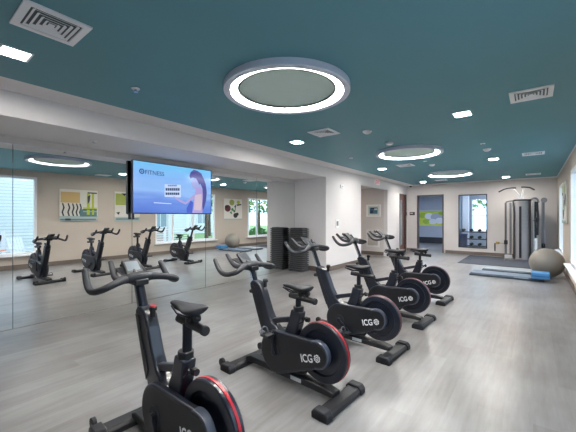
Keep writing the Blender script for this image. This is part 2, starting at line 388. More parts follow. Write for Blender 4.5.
# ------------------------------------------------------------------ wall fittings
t=thing('exit_sign','pale exit sign with red letters under the ceiling above the hallway opening','exit sign',(XB+.03,10.8,2.73))
MB().box(-.03,.02,-.17,.17,-.10,.10).build('housing',mat('exit_sign_white',(232,220,226),.5,emit=(255,225,230),es=.15),t,bevel=.005)
M=Matrix.Translation((.0205,-.145,-.06))@Matrix(((0,0,1,0),(1,0,0,0),(0,1,0,0),(0,0,0,1)))
text('exit_lettering','EXIT',.165,mat('exit_red',(214,96,116),.5,emit=(230,110,130),es=.2),M,t,width=.29,bold=.003)
t=thing('fire_alarm_strobe','white fire alarm strobe high on the wall left of the hallway','alarm',(XB,8.2,2.38))
MB().box(0,.035,-.09,.09,-.05,.05).build('housing',TRIM,t,bevel=.008); MB().box(.035,.05,-.03,.05,-.022,.022).build('strobe_lens',LGREY,t,bevel=.006)
t=thing('wall_control_panel','white wall plate with a grey screen left of the hallway opening','control panel',(XB,7.93,1.30))
MB().box(0,.02,-.085,.085,-.12,.12).build('plate',TRIM,t,bevel=.006); MB().box(.02,.024,-.05,.05,-.06,.07).build('screen',mat('grey_panel',(112,112,126),.4),t)
t=thing('room_sign','small dark wall sign beside the grey doorway','sign',(-4.17,YF-.001,1.63))
MB().box(-.11,.11,-.018,0,-.07,.07).build('plate',mat('dark_sign',(70,56,56),.5),t,bevel=.003); MB().box(-.08,.03,-.021,-.018,.0,.03).build('lettering_band',LGREY,t)
t=thing('door_sign','small dark wall sign on the left wall at the room corner','sign',(XB,14.14,1.62))
MB().box(0,.018,-.055,.055,-.07,.07).build('plate',mat('dark_sign_b',(66,52,52),.5),t,bevel=.003)
# hallway picture and grille
t=thing('framed_picture','white framed teal picture hanging inside the hallway opening','picture',(-4.97,11.88,1.73))
b=MB(); b.box(-.30,.30,-.03,0,-.24,-.19); b.box(-.30,.30,-.03,0,.19,.24); b.box(-.30,-.24,-.03,0,-.19,.19); b.box(.24,.30,-.03,0,-.19,.19); b.build('frame',TRIM,t,bevel=.004)
PT=[mat('art_teal',(70,118,138),.6),mat('art_navy',(44,62,92),.6),mat('art_pale',(205,215,215),.6),mat('art_sand',(196,178,150),.6)]
b=MB(); b.box(-.24,.24,-.012,0,-.19,.19,2); b.box(-.16,.17,-.014,-.012,-.12,.13,0); b.box(-.13,-.02,-.016,-.014,-.09,.02,1); b.box(.03,.15,-.016,-.014,.03,.09,2); b.box(-.10,.10,-.016,-.014,.06,.11,1)
b.build('print',PT,t)
t=thing('return_air_grille','large white return air grille low on the hallway wall','air grille',(-5.0,11.88,.64))
b=MB(); b.box(-.27,.27,-.02,0,-.34,-.28); b.box(-.27,.27,-.02,0,.28,.34); b.box(-.27,-.21,-.02,0,-.28,.28); b.box(.21,.27,-.02,0,-.28,.28); b.build('frame',WHITE,t)
MB().box(-.21,.21,-.006,0,-.28,.28).build('backing',mat('grille_dark',(150,140,132),.7),t)
b=MB()
for k in range(14): b.box(-.21,.21,-.014,-.004,-.27+k*.04,-.255+k*.04)
b.build('louvers',WHITE,t)
# hall and weights room contents
t=thing('landscape_picture','bright yellow-green picture on the hall wall seen through the doorway','picture',(-4.55,18.99,1.42))
b=MB(); b.box(-.68,.68,-.04,0,-.44,-.40); b.box(-.68,.68,-.04,0,.40,.44); b.box(-.68,-.64,-.04,0,-.40,.40); b.box(.64,.68,-.04,0,-.40,.40); b.build('frame',LGREY,t)
G=[mat('art_lime',(206,222,84),.6),mat('art_green',(168,196,70),.6),mat('art_white',(228,230,232),.6),mat('art_mist',(170,178,190),.6)]
b=MB(); b.box(-.64,.64,-.012,0,-.40,.40,0)
for k,(x,z,r,m) in enumerate(((-.45,.15,.2,1),(-.1,.1,.22,2),(.3,.05,.3,3),(.45,-.15,.22,2),(-.25,-.2,.18,1),(.1,-.2,.2,2),(.5,.25,.12,1))):
    b.poly([(x+r*math.cos(a*PI/5)*1.1,-.013-.0006*k,max(-.39,min(.39,z+r*.8*math.sin(a*PI/5)))) if abs(x+r*math.cos(a*PI/5)*1.1)<.63 else (math.copysign(.63,x),-.013-.0006*k,max(-.39,min(.39,z+r*.8*math.sin(a*PI/5)))) for a in range(10)],m)
b.build('print',G,t)
COOL=mat('cool_fill_glow',(245,250,255),.5,emit=(215,230,255),es=26)  # cool glow for the unseen fill lights in the rooms beyond
t=thing('hall_fill_light','flat unseen fill light added in the hall beyond the far doorway','ceiling light',(-3.9,16.4,2.7))  # added lamp above the view, brightens the hall with cool light
MB().box(-.6,.6,-.3,.3,-.02,0).build('diffuser',COOL,t)
b=MB(); b.box(-.63,-.6,-.33,.33,-.025,0); b.box(.6,.63,-.33,.33,-.025,0); b.box(-.6,.6,-.33,-.3,-.025,0); b.box(-.6,.6,.3,.33,-.025,0); b.build('frame',TRIM,t)
t=thing('weights_room_fill_light','flat unseen fill light in the room behind the interior window','ceiling light',(-1.4,15.5,2.7))  # fill lamp out of view, brightens the weights room
MB().box(-.4,.4,-.3,.3,-.02,0).build('diffuser',COOL,t)
t=thing('side_room_fill_light','flat unseen fill light added in the room behind the red-brown door','ceiling light',(-6.2,13.6,2.6))  # added lamp out of view, brightens the doorway side room
MB().box(-.3,.3,-.3,.3,-.02,0).build('diffuser',COOL,t)
t=thing('hallway_fill_light','flat unseen fill light added inside the left hallway','ceiling light',(-5.9,10.6,2.6))  # added warm lamp hidden by the wall, sets the hallway brightness
MB().box(-.15,.15,-.15,.15,-.02,0).build('diffuser',mat('warm_fill_glow',(255,240,220),.5,emit=(255,226,196),es=20),t)
# dumbbell rack
rk=thing('dumbbell_rack','three-tier dumbbell rack behind the interior window','dumbbell rack',(-1.95,15.6,0))
for s in (-.62,.62): MB().box(s-.03,s+.03,-.2,.2,0,.95).build('side_panel',BLK,rk)
for z in (.25,.55,.85): MB().box(-.62,.62,-.17,.17,z-.03,z).build('shelf',BLK,rk)
db0=None
for z,nm in ((.25,'bottom'),(.55,'middle'),(.85,'top')):
    for k in range(4):
        x=-1.95-.45+k*.3
        if db0 is None:
            db0=thing('dumbbell','dark hexagon dumbbell on the rack behind the interior window','dumbbell',(x,15.6,z+.0),0,'dumbbells on the rack')
            for s in (-1,1): MB().cyl((0,s*.1,.065),.065,.09,'y',6).build('head',RUB,db0,bevel=.006)
            MB().cyl((0,0,.065),.016,.12,'y',10).build('handle',CHROME,db0)
        else:
            d=copy_tree(db0); d.location=(x,15.6,z)
t=thing('storage_bin','dark blue box in the lower corner behind the interior window','bin',(-2.42,15.0,0)); 
MB().box(-.14,.22,-.2,.2,0,.74).build('body',mat('navy_bin',(40,62,98),.5),t,bevel=.01); MB().box(-.16,.24,-.22,.22,.74,.78).build('lid',mat('navy_lid',(54,80,120),.5),t,bevel=.008)

# ------------------------------------------------------------------ television
tv=thing('television','large flat television hanging in front of the mirrors showing a fitness screen','television',(-5.36,3.42,2.01))
W2,H2=.83,.46
MB().box(-.06,-.001,-W2,W2,-H2,H2).build('body',mat('tv_black',(18,18,22),.35),tv,bevel=.004)
b=MB(); b.box(-.002,.008,-W2,-W2+.012,-H2,H2); b.box(-.002,.008,W2-.012,W2,-H2,H2); b.box(-.002,.008,-W2+.012,W2-.012,H2-.012,H2); b.box(-.002,.008,-W2+.012,W2-.012,-H2,-H2+.018); b.build('bezel',mat('tv_bezel',(48,52,84),.3),tv)
MB().box(-.11,-.06,-.3,.3,-.2,.2).build('wall_bracket',BLK,tv)
MB().box(-.07,-.03,-W2+.02,-W2+.05,-H2-.10,-H2+.02).build('cable_cover',BLK,tv)
def scr_mat():
    m=bpy.data.materials.new('screen_gradient'); m.use_nodes=True; nt=m.node_tree; N=nt.nodes.new; L=nt.links.new; b=nt.nodes['Principled BSDF']
    tc=N('ShaderNodeTexCoord'); sp=N('ShaderNodeSeparateXYZ'); L(tc.outputs['Object'],sp.inputs['Vector'])
    nz=N('ShaderNodeTexNoise'); nz.inputs['Scale'].default_value=3; mp=N('ShaderNodeMapping'); mp.inputs['Scale'].default_value=(1,.35,3); L(tc.outputs['Object'],mp.inputs['Vector']); L(mp.outputs['Vector'],nz.inputs['Vector'])
    ad=N('ShaderNodeMath'); ad.operation='MULTIPLY_ADD'; ad.inputs[1].default_value=.35; L(nz.outputs['Fac'],ad.inputs[0]); L(sp.outputs['Z'],ad.inputs[2])
    rp=N('ShaderNodeValToRGB'); e=rp.color_ramp.elements; mr=N('ShaderNodeMapRange'); mr.inputs['From Min'].default_value=-.28; mr.inputs['From Max'].default_value=.64; L(ad.outputs[0],mr.inputs['Value']); L(mr.outputs['Result'],rp.inputs['Fac'])
    e[0].position=0; e[0].color=srgb(84,118,205); e[1].position=1; e[1].color=srgb(112,188,232)
    x=e.new(.28); x.color=srgb(104,140,216); x=e.new(.45); x.color=srgb(140,180,232); x=e.new(.7); x.color=srgb(126,172,232)
    L(rp.outputs['Color'],b.inputs['Emission Color']); b.inputs['Emission Strength'].default_value=.85; b.inputs['Base Color'].default_value=(.01,.012,.02,1); b.inputs['Roughness'].default_value=.12
    return m
def em(n,c,s=.85): return mat(n,(.01,.01,.01,1),.15,emit=c,es=s)
sc=MB().box(.0,.001,-W2+.012,W2-.012,-H2+.018,H2-.012).build('screen',scr_mat(),tv)
def S(s,t,k): return (.0015+.0004*k, -W2+.012+s*(2*W2-.024), H2-.012-t*(2*H2-.03))
def z4(x,y):                                   # sketch grid of the screen picture -> screen fraction
    return ((150+x/8.82-132)/79.5, (170+y/8.82-159-(150+x/8.82-132)*.155)/(54-(150+x/8.82-132)*.165))
pic=MB()
def blob(pts,k,m): pic.poly([S(*z4(*p),k) for p in pts],m)
blob([(355,70),(390,60),(425,95),(430,150),(395,160),(372,165),(348,150),(340,125),(332,118),(340,95)],1,0)          # face
blob([(318,45),(330,12),(362,-8),(400,5),(440,30),(460,70),(440,110),(415,125),(400,95),(385,70),(350,62),(325,70)],2,1)   # hair
blob([(425,60),(462,70),(485,120),(497,190),(490,260),(470,320),(452,352),(448,300),(455,230),(450,160),(430,120)],3,1)   # ponytail
blob([(385,150),(430,140),(452,180),(456,260),(450,372),(345,372),(360,300),(365,230),(375,190)],2.5,2)               # shoulder and torso
blob([(372,215),(440,205),(446,300),(430,350),(362,345),(366,280)],3.5,3)                              # top
blob([(365,240),(330,262),(280,300),(225,275),(165,232),(172,226),(235,258),(280,278),(325,240),(368,205)],3,2)       # arm
blob([(290,330),(330,262),(355,280),(345,372),(290,372)],3.6,4)
blob([(90,118),(235,124),(235,236),(90,232)],.6,5)
for j,(y0,y1,x0,x1,mm) in enumerate(((124,137,118,200,6),(152,176,98,226,7),(192,214,98,224,7))):
    n=7 if mm==7 else 5
    for q in range(n):
        a=x0+(x1-x0)*q/n; c=a+(x1-x0)/n*.86
        blob([(a,y0),(c,y0+1),(c,y1+1),(a,y1)],1.6,mm)
blob([(0,282),(150,290),(150,297),(0,290)],1,5)
pic.build('picture',[em('scr_skin',(150,160,212)),em('scr_hair',(72,70,140)),em('scr_skin_lilac',(165,150,205)),em('scr_top',(196,178,196)),em('scr_blue',(62,84,190)),em('scr_pale',(190,208,240)),em('scr_grey',(110,120,170)),em('scr_dark',(54,66,116))],sc)
INK=em('scr_ink',(40,66,110))
lg=MB()
c0=(.093,.192)
def ringpts(r,n=20): return [S(c0[0]+r*math.cos(2*PI*i/n)*.56,c0[1]+r*math.sin(2*PI*i/n),1.5) for i in range(n)]
o_,i_=ringpts(.052),ringpts(.030)
lg.add(o_+i_,[(k,(k+1)%20,20+(k+1)%20,20+k) for k in range(20)])
lg.poly([S(c0[0]-.008,c0[1]-.02,1.6),S(c0[0]+.014,c0[1],1.6),S(c0[0]-.008,c0[1]+.02,1.6)])
lg.build('round_arrow_emblem',INK,sc)
p=S(.13,.238,1.5)
text('screen_lettering','FITNESS',.105,INK,Matrix.Translation(p)@Matrix(((0,0,1,0),(1,0,0,0),(0,1,0,0),(0,0,0,1))),sc,depth=.0003,width=.36,bold=.001)

# ------------------------------------------------------------------ canvases on the right wall (seen in the mirrors)
def canvas(y0,y1,z0,z1,label,mats,patches):
    t=thing('canvas_painting',label,'painting',(XR-.012,(y0+y1)/2,(z0+z1)/2),0,'abstract canvases on the window wall')
    w,h=y1-y0,z1-z0
    MB().box(-.03,0,-w/2,w/2,-h/2,h/2).build('canvas',mats[0],t,bevel=.003)
    b=MB()
    for k,(m,pts) in enumerate(patches):           # fractions: s to larger y, t downwards
        b.poly([(-.0306-.0003*k,-w/2+s*w,h/2-tt*h) for s,tt in pts],m)
    b.build('painted_shapes',mats,t); MB().box(0,.012,-.04,.04,h*.3,h*.34).build('hanger',LGREY,t)
def rect(a,b_,c,d): return [(a,b_),(c,b_),(c,d),(a,d)]
AM=[mat('paint_offwhite',(214,212,205),.7),mat('paint_ochre',(196,166,112),.7),mat('paint_black',(38,42,48),.7),mat('paint_lime',(168,182,58),.7),mat('paint_teal',(78,112,122),.7),mat('paint_olive',(150,160,80),.7),mat('paint_maroon',(92,42,48),.7),mat('paint_green',(70,130,90),.7),mat('paint_mist',(160,176,176),.7)]
sq=[]
for x in (.06,.2,.31,.41,.5):
    sq+= [(2,[(x,.44),(x+.035,.44),(x+.07,.58),(x+.03,.72),(x+.06,.84),(x+.02,.84),(x-.01,.72),(x+.03,.58)])]
canvas(3.34,4.42,1.36,2.36,'square canvas with ochre block and lime green stripes, mirrored left of the television',AM,
  [(1,rect(.03,.08,.52,.42))]+sq+[(8,rect(.0,.84,1,1)),(4,rect(.52,.62,.98,.86)),(3,rect(.70,.1,.78,.8)),(3,rect(.84,.1,.90,.8)),(3,rect(.60,.56,.98,.60)),(3,rect(.60,.68,.98,.71)),(2,rect(.72,.06,.98,.10)),(2,[(.72,.2),(.80,.14),(.78,.35),(.73,.45)]),(2,rect(.60,.61,.98,.63)),(4,rect(.02,.93,.95,.97)),(2,rect(.14,.92,.28,.98))])
canvas(4.97,5.86,1.33,2.38,'canvas with a green upper block, mirrored at the left edge of the television',AM,
  [(5,rect(.03,.06,.75,.45)),(2,[(.25,.05),(.45,.05),(.38,.14)]),(2,[(.5,.5),(.7,.55),(.6,.8),(.45,.75),(.58,.65)]),(8,rect(0,.85,1,1)),(4,rect(.05,.9,.95,.94)),(2,[(.05,.7),(.2,.68),(.15,.78)])])
def disc(s,t,r,asp=1.0): return [(s+r*math.cos(2*PI*k/14),t+r*asp*math.sin(2*PI*k/14)) for k in range(14)]
canvas(9.9,11.08,1.33,2.36,'canvas of dark and olive flowers on white, mirrored right of the television',AM,
  [(5,disc(.42,.17,.14)),(6,disc(.2,.45,.16)),(2,disc(.13,.38,.08)),(2,disc(.62,.78,.12)),(2,disc(.72,.72,.08)),(7,disc(.45,.5,.07)),(7,disc(.55,.58,.06)),(3,disc(.78,.15,.09)),(4,disc(.6,.36,.05)),(2,[(.6,.28),(.64,.28),(.62,.52),(.58,.6)]),(2,[(.66,.26),(.95,.22),(.95,.28),(.7,.32)]),(8,rect(.0,.93,1,1)),(7,[(.3,.62),(.4,.58),(.44,.72),(.36,.7)])])

# ------------------------------------------------------------------ spin bikes
def teardrop(c1,r1,c2,r2,n=22):
    (x1,z1),(x2,z2)=c1,c2; d=math.hypot(x2-x1,z2-z1); th=math.atan2(z2-z1,x2-x1); be=math.acos((r1-r2)/d)
    pts=[]
    for k in range(n+1):
        a=th+be+(2*PI-2*be)*k/n; pts.append((x1+r1*math.cos(a),z1+r1*math.sin(a)))
    m=n//2
    for k in range(m+1):
        a=th-be+2*be*k/m; pts.append((x2+r2*math.cos(a),z2+r2*math.sin(a)))
    return pts
AX=(.045,.27); WH=(-.415,.37)
def make_bike():
    B=thing('spin_bike','','exercise bike',(0,0,0),0,'row of black spin bikes facing the mirrors')
    P={}
    # feet and rail
    def foot(name,x,w,wheels):
        b=MB()
        prof=[(-.065,0),(.065,0),(.065,.035),(.045,.055),(-.045,.055),(-.065,.035)]
        b.prism([(x+a,c) for a,c in prof],-w,w)
        f=b.build(name,SCUFF,B,bevel=.006)
        for s in (-1,1):
            MB().prism([(x-.075,0),(x+.075,0),(x+.075,.045),(x+.05,.074),(x-.05,.074),(x-.075,.045)],s*w-.075*(s>0),s*w+.075*(s<0)).build('end_cap',RUB,f,bevel=.008)
            if wheels: MB().cyl((x+.085,s*(w-.035),.062),.04,.03,'y',18).build('transport_wheel',RUB,f,bevel=.005)
            else: MB().cyl((x,s*(w-.03),-.0),.0301,.004,'z',12).build('leveling_foot',BLK,f)
    foot('front_stabilizer',.525,.295,True); foot('rear_stabilizer',-.58,.285,False)
    r=MB().prism([(-.55,.045),(.50,.045),(.50,.085),(.44,.105),(-.45,.105),(-.55,.085)],-.05,.05).build('base_rail',BLK,B,bevel=.008)
    MB().box(-.22,-.10,.0502,.0512,.058,.092).build('sticker',STICK,r)
    # frame: front neck shroud down to the bottom bracket
    nk=[(.235,.10),(.245,.24),(.245,.34),(.305,.48),(.385,.67),(.452,.83),(.42,.868),(.345,.855),(.295,.825),(.255,.74),(.196,.60),(.135,.50),(.07,.455),(-.03,.44),(-.10,.42),(-.13,.36),(-.06,.20),(-.01,.10)]
    fr=MB().prism(nk,-.045,.045).build('frame',NAVY,B,bevel=.014,seg=3)
    MB().prism([(.265,.40),(.305,.49),(.382,.68),(.432,.815),(.378,.815),(.325,.66),(.235,.48)],.0452,.0525).build('neck_side_panel',BLK,fr,bevel=.003)
    MB().prism([(.265,.40),(.305,.49),(.382,.68),(.432,.815),(.378,.815),(.325,.66),(.235,.48)],-.0525,-.0452).build('neck_side_panel',BLK,fr,bevel=.003)
    # chain guard
    gd=MB().prism(teardrop(AX,.19,WH,.11),.047,.094).build('chain_guard',NAVY,B,bevel=.012,seg=3)
    MB().prism(teardrop(AX,.168,WH,.09),.094,.0965).build('raised_panel',BLK,gd,bevel=.002)
    MB().cyl((AX[0],.098,AX[1]),.062,.006,'y',28).build('crank_cover',GRIP,gd)
    MB().lathe([(.100,.094),(.112,.094),(.116,.085),(.116,.05),(.100,.05)],(WH[0],0,WH[1]),'y',40,closed=True).build('hub_ring',mat_hub,gd)
    MB().prism(teardrop(AX,.185,WH,.10),-.08,-.047).build('right_cover',NAVY,B,bevel=.01)
    # lettering reads towards the rear of the bike on the left side
    th=math.atan2(WH[1]-AX[1],WH[0]-AX[0])
    base=Vector((-.265,.0967,.275)); dx=Vector((-1,0,.25)).normalized(); dz=Vector((.25,0,1)).normalized()
    nrm=dx.cross(dz)
    Mt=Matrix(((dx.x,dz.x,nrm.x,base.x),(dx.y,dz.y,nrm.y,base.y),(dx.z,dz.z,nrm.z,base.z),(0,0,0,1)))
    text('lettering','ICG',.092,WHT,Mt,gd,width=.122,bold=.0014)
    b=MB()                                      # wheel-like emblem of short blades after the letters
    e=base+dx*.172+dz*.032
    for k in range(6):
        a=2*PI*k/6
        for rr,l,wd in ((.026,.013,.010),(.011,.008,.007)):
            ca,sa=math.cos(a+rr*9),math.sin(a+rr*9)
            q=[]
            for u,v in ((-l,-wd),(l,-wd),(l*.7,wd),(-l*.9,wd*.7)):
                X=ca*rr-sa*u+ca*v*.6; Z=sa*rr+ca*u+sa*v*.6
                q.append(e+dx*X+dz*Z+nrm*.0006)
            b.poly(q)
    b.build('emblem',WHT,gd)
    # flywheel
    fw=MB(); cy=(WH[0],0,WH[1])
    fw.lathe([(.001,-.018),(.178,-.018),(.188,-.034),(.240,-.034),(.247,-.026),(.247,.026),(.240,.034),(.188,.034),(.178,.018),(.001,.018)],cy,'y',56)
    f=fw.build('flywheel',NAVY,B,angle=25)
    MB().lathe([(.2465,-.009),(.2505,-.008),(.2505,.008),(.2465,.009)],cy,'y',56,closed=True).build('rim',RED,f,angle=60)
    MB().cyl((WH[0],0,WH[1]),.035,.12,'y',20).build('hub',STEEL,f)
    # fork stays from the frame to the hub behind the guard, seat tube arch
    b=MB()
    for s in (-1,1): b.tube([(-.06,s*.04,.12),(-.25,s*.041,.15),(WH[0],s*.041,WH[1])],.014,8)
    b.build('rear_stay',BLK,B)
    st=MB().prism([(-.01,.42),(-.10,.35),(-.135,.38),(-.150,.45),(-.180,.53),(-.205,.66),(-.10,.675),(-.065,.55),(-.03,.48)],-.042,.048).build('seat_tube',NAVY,B,bevel=.012,seg=3)
    MB().cyl((-.152,0,.678),.047,.05,'z',24).build('collar',BLK,st,bevel=.005)
    MB().cyl((-.12,.052,.40),.014,.012,'y',12).build('bolt',CHROME,st)
    MB().tube([(-.19,0,.60),(-.245,0,.605)],.010,10).tube([(-.242,0,.605),(-.27,0,.606)],[.024,.020],14).build('clamp_knob',BLK,st)
    MB().tube([(-.18,.03,.56),(-.23,.045,.59),(-.27,.05,.64)],.007,8).build('brake_cable',BLK,st)
    MB().prism([(.155,.485),(.175,.53),(-.12,.61),(-.13,.565)],-.022,.022).build('cross_bar',NAVY,B,bevel=.008)
    MB().cyl((.272,0,.835),.018,.05,'z',16).cyl((.268,0,.872),.027,.026,'z',18).build('resistance_knob',BLK,B,bevel=.004)
    MB().cyl((.268,0,.888),.022,.008,'z',18).build('knob_cap',REDK,kids(B)[-1] if kids(B)[-1].name.startswith('resistance') else B)
    MB().tube([(.40,.0,.755),(.46,.0,.745)],.010,10).tube([(.452,0,.746),(.482,0,.74)],[.024,.02],14).build('front_clamp_knob',BLK,B)
    # cranks and pedals (placed per bike)
    for s,nm in ((1,'left'),(-1,'right')):
        ca=MB(); ca.prism([(-.018,-.02),(.018,-.02),(.014,.185),(-.014,.185)],s*.104,s*.122)
        ca.cyl((0,s*.108,0),.026,.03,'y',16)
        o=ca.build('crank_arm',STEEL,B,bevel=.004); o.location=(AX[0],0,AX[1]); P['crank'+nm]=o
        p=MB(); p.box(-.05,.05,s*.128,s*.215,-.012,.012); p.cyl((0,s*.17,0),.013,.10,'y',10)
        o=p.build('pedal',BLK,B,bevel=.005); P['pedal'+nm]=o
        b=MB(); b.tube([(.03,s*.132,.012),(.045,s*.135,.05),(.045,s*.17,.068),(.045,s*.205,.05),(.03,s*.21,.012)],.007,8,smooth=2); b.tube([(.05,s*.15,0),(.085,s*.155,.02),(.085,s*.19,.02),(.05,s*.195,0)],.008,8,smooth=2)
        b.build('toe_strap',mat_strap,o)
    # seat post group (moved per bike)
    sp=MB().prism([(-.185+.022*math.cos(a*PI/8)-0,.03*math.sin(a*PI/8)) for a in range(16)],.48,.78,ax='xy').build('seat_post',STEEL,B); P['seat_post']=sp
    sl=MB().tube([(-.09,0,.787),(-.36,0,.775)],.025,16).build('seat_slider',BLK,B); P['seat_slider']=sl
    MB().tube([(-.355,0,.7752),(-.38,0,.7745)],[.029,.027],16).build('end_cap',RUB,sl,bevel=.004)
    MB().cyl((-.22,0,.812),.030,.04,'z',16).build('saddle_clamp',BLK,sl,bevel=.004)
    MB().tube([(-.285,0,.79),(-.285,.0,.825)],.011,8).cyl((-.285,0,.828),.022,.03,'y',14).build('slider_knob',GRIP,sl)
    sd=MB(); rs=[]
    for x,w,h,zc in ((.035,.012,.012,.872),(.03,.024,.022,.872),(.0,.030,.028,.874),(-.06,.034,.034,.874),(-.12,.045,.040,.872),(-.18,.066,.044,.870),(-.235,.088,.045,.872),(-.28,.094,.042,.876),(-.315,.082,.036,.880),(-.335,.05,.026,.882),(-.34,.02,.012,.884)):
        ring=[]
        for k in range(20):
            a=2*PI*k/20; cx,sz=math.cos(a),math.sin(a); xq=-.175+(x+.16)*.84
            ring.append((xq,.86*w*math.copysign(abs(cx)**.8,cx),zc+h*(.55*sz if sz>0 else .95*sz*(1-.45*abs(cx)))))
        rs.append(ring)
    sd.rings(rs); sd=sd.build('saddle',RUB,B,angle=70,sub=1); P['saddle']=sd
    MB().tube([(.0,.0,.845),(-.1,.02,.822),(-.25,.03,.83)],.006,8).tube([(.0,0,.845),(-.1,-.02,.822),(-.25,-.03,.83)],.006,8).build('saddle_rails',STEEL,sd)
    # handlebar group (moved per bike)
    hp=MB().tube([(.315,0,.66),(.452,0,.99)],.026,16,sx=1.25).build('handlebar_post',STEEL,B); P['handlebar_post']=hp
    MB().tube([(.36,.0328,.76),(.442,.0328,.97)],.008,6).build('height_scale',CHROME,hp)
    hb=MB()
    hb.tube([(.385,-.13,1.0),(.365,-.08,1.005),(.355,0,1.01),(.365,.08,1.005),(.385,.13,1.0)],[.024,.036,.042,.036,.024],14,smooth=2,sx=1.15)
    for s in (-1,1):
        hb.tube([(.365,s*.06,1.005),(.335,s*.14,1.0),(.290,s*.22,.985),(.300,s*.268,.965),(.38,s*.29,.942),(.46,s*.292,.945),(.53,s*.288,.99),(.59,s*.28,1.062)],[.030,.026,.024,.023,.023,.023,.022,.020],12,smooth=2)
    hb=hb.build('handlebar',GRIP,B,angle=60); P['handlebar']=hb
    for s in (-1,1):
        MB().tube([(.345,s*.10,1.005),(.42,s*.112,.990),(.505,s*.112,1.0),(.575,s*.102,1.045),(.645,s*.092,1.10)],[.024,.024,.023,.021,.018],12,smooth=2).build('aero_bar',GRIP,hb,angle=60)
        MB().tube([(.59,s*.28,1.062),(.60,s*.279,1.073)],[.0205,.016],12).build('bar_end_plug',BLK,hb)
    MB().box(.30,.42,-.05,.05,.955,1.0).build('stem_clamp',BLK,hb,bevel=.01)
    M=Matrix.Translation((.475,0,1.065))@Matrix.Rotation(math.radians(-42),4,'Y')
    cn=MB().box(-.068,.068,-.062,.062,-.014,.014,0,M).build('console',BLK,B,bevel=.006); P['console']=cn
    MB().box(-.040,.050,-.047,.047,.0142,.0155,0,M).build('screen',LCD,cn)
    MB().tube([(.37,0,1.01),(.45,0,1.045)],.016,8).build('console_arm',BLK,cn)
    MB().prism([(.40,1.0),(.58,1.05),(.58,1.062),(.40,1.012)],-.085,.085).build('tray',BLK,hb,bevel=.004)
    return B,P
mat_hub=mat('hub_cap_grey',(72,78,92),.35,coat=.2)
mat_strap=mat('pale_strap',(88,92,100),.6)
bike0,parts0=make_bike()
# world spot (x of bike centre, y), bar lift, seat lift, left crank angle (deg from up towards the front), label
BIKES=[(-1.79,1.12,.05,.09,205,'nearest black spin bike, cut off by the bottom of the photo'),
       (-1.80,2.28,.0,.0,8,'black spin bike shown whole in front, second from the camera with its left crank up'),
       (-1.77,3.43,.10,.04,232,'third black spin bike, middle of the row, with bars before the black stack'),
       (-1.78,4.68,.11,.12,250,'fourth black spin bike, between the middle bike and the farthest one'),
       (-1.80,6.08,.11,.02,265,'farthest black spin bike, at the end of the row by the hallway')]
def pose(B,P,x,y,hl,sl,ang,label,rose):
    B.location=(x,y,0); B.rotation_euler=(0,0,PI-math.radians(3.5)); B['label']=label
    P['handlebar_post'].location=(.02+.41*hl,0,hl)
    for k in ('handlebar','console'): P[k].location=(.11+.41*hl,0,hl)
    for k in ('seat_post','seat_slider','saddle'): P[k].location=(.035-.2*sl,0,sl)
    a=math.radians(ang)
    for nm,aa in (('left',a),('right',a+PI)):
        P['crank'+nm].location=(AX[0],0,AX[1]); P['crank'+nm].rotation_euler=(0,aa,0)
        P['pedal'+nm].location=(AX[0]+.17*math.sin(aa),0,AX[1]+.17*math.cos(aa))
allb=[]
for i in range(len(BIKES)):
    if i==0: B,P=bike0,parts0
    else:
        tb={}; B=copy_tree(bike0,None,tb); P={k:tb[o.name] for k,o in parts0.items()}
        if i>=2:
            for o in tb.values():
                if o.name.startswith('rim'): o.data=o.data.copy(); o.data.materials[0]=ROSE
        if i>=1:
            for o in tb.values():
                if o.name.startswith('knob_cap'): o.data=o.data.copy(); o.data.materials[0]=BLK
                if o.name.startswith('screen') and o.type=='MESH': o.data=o.data.copy(); o.data.materials[0]=LCDD
    allb.append((B,P))
for (B,P),s in zip(allb,BIKES): pose(B,P,*s,None)

# ------------------------------------------------------------------ stack of step platforms in the alcove corner
STEPM=mat('black_step_plastic',(36,37,42),.5,noise=.06,nscale=30); STEPT=mat('grey_step_top',(52,54,60),.6,noise=.06,nscale=60,bump=.2)
NST=22; hst=1.19/NST; s0=None
for k in range(NST):
    if s0 is None:
        s0=thing('step_platform','','step platform',(-5.13,7.07,0),0,'stacked step platforms')
        rs=[]
        for w,d,z in ((.232,.150,0),(.248,.165,.006),(.248,.165,hst*.55),(.225,.142,hst*.62),(.215,.132,hst*.95)):
            c=.035; rs.append([(w,-d+c,z),(w,d-c,z),(w-c,d,z),(-w+c,d,z),(-w,d-c,z),(-w,-d+c,z),(-w+c,-d,z),(w-c,-d,z)])
        MB().rings(rs).build('body',STEPM,s0,angle=25)
        MB().box(-.19,.19,-.11,.11,hst*.95,hst-.0006).build('tread_pad',STEPT,s0)
        rs=[]
        for z in (hst*.12,hst*.45):
            w,d,c=.2505,.1675,.035; rs.append([(w,-d+c,z),(w,d-c,z),(w-c,d,z),(-w+c,d,z),(-w,d-c,z),(-w,-d+c,z),(-w+c,-d,z),(w-c,-d,z)])
        MB().rings(rs).build('edge_highlight',mat('grey_edge_highlight',(92,94,100),.5),s0,angle=25)  # paler band paints the highlight along each platform edge
        t=s0
    else: t=copy_tree(s0)
    t.location=(-5.13+random.uniform(-.006,.006),7.07+random.uniform(-.005,.005),k*hst); t.rotation_euler=(0,0,random.uniform(-.012,.012))
    t['label']='black step platform in the tall stack in the mirror corner'
    if k==NST-1: t['label']='topmost black step platform of the stack in the mirror corner'
    if k==0: t['label']='bottom black step platform on the floor under the corner stack'

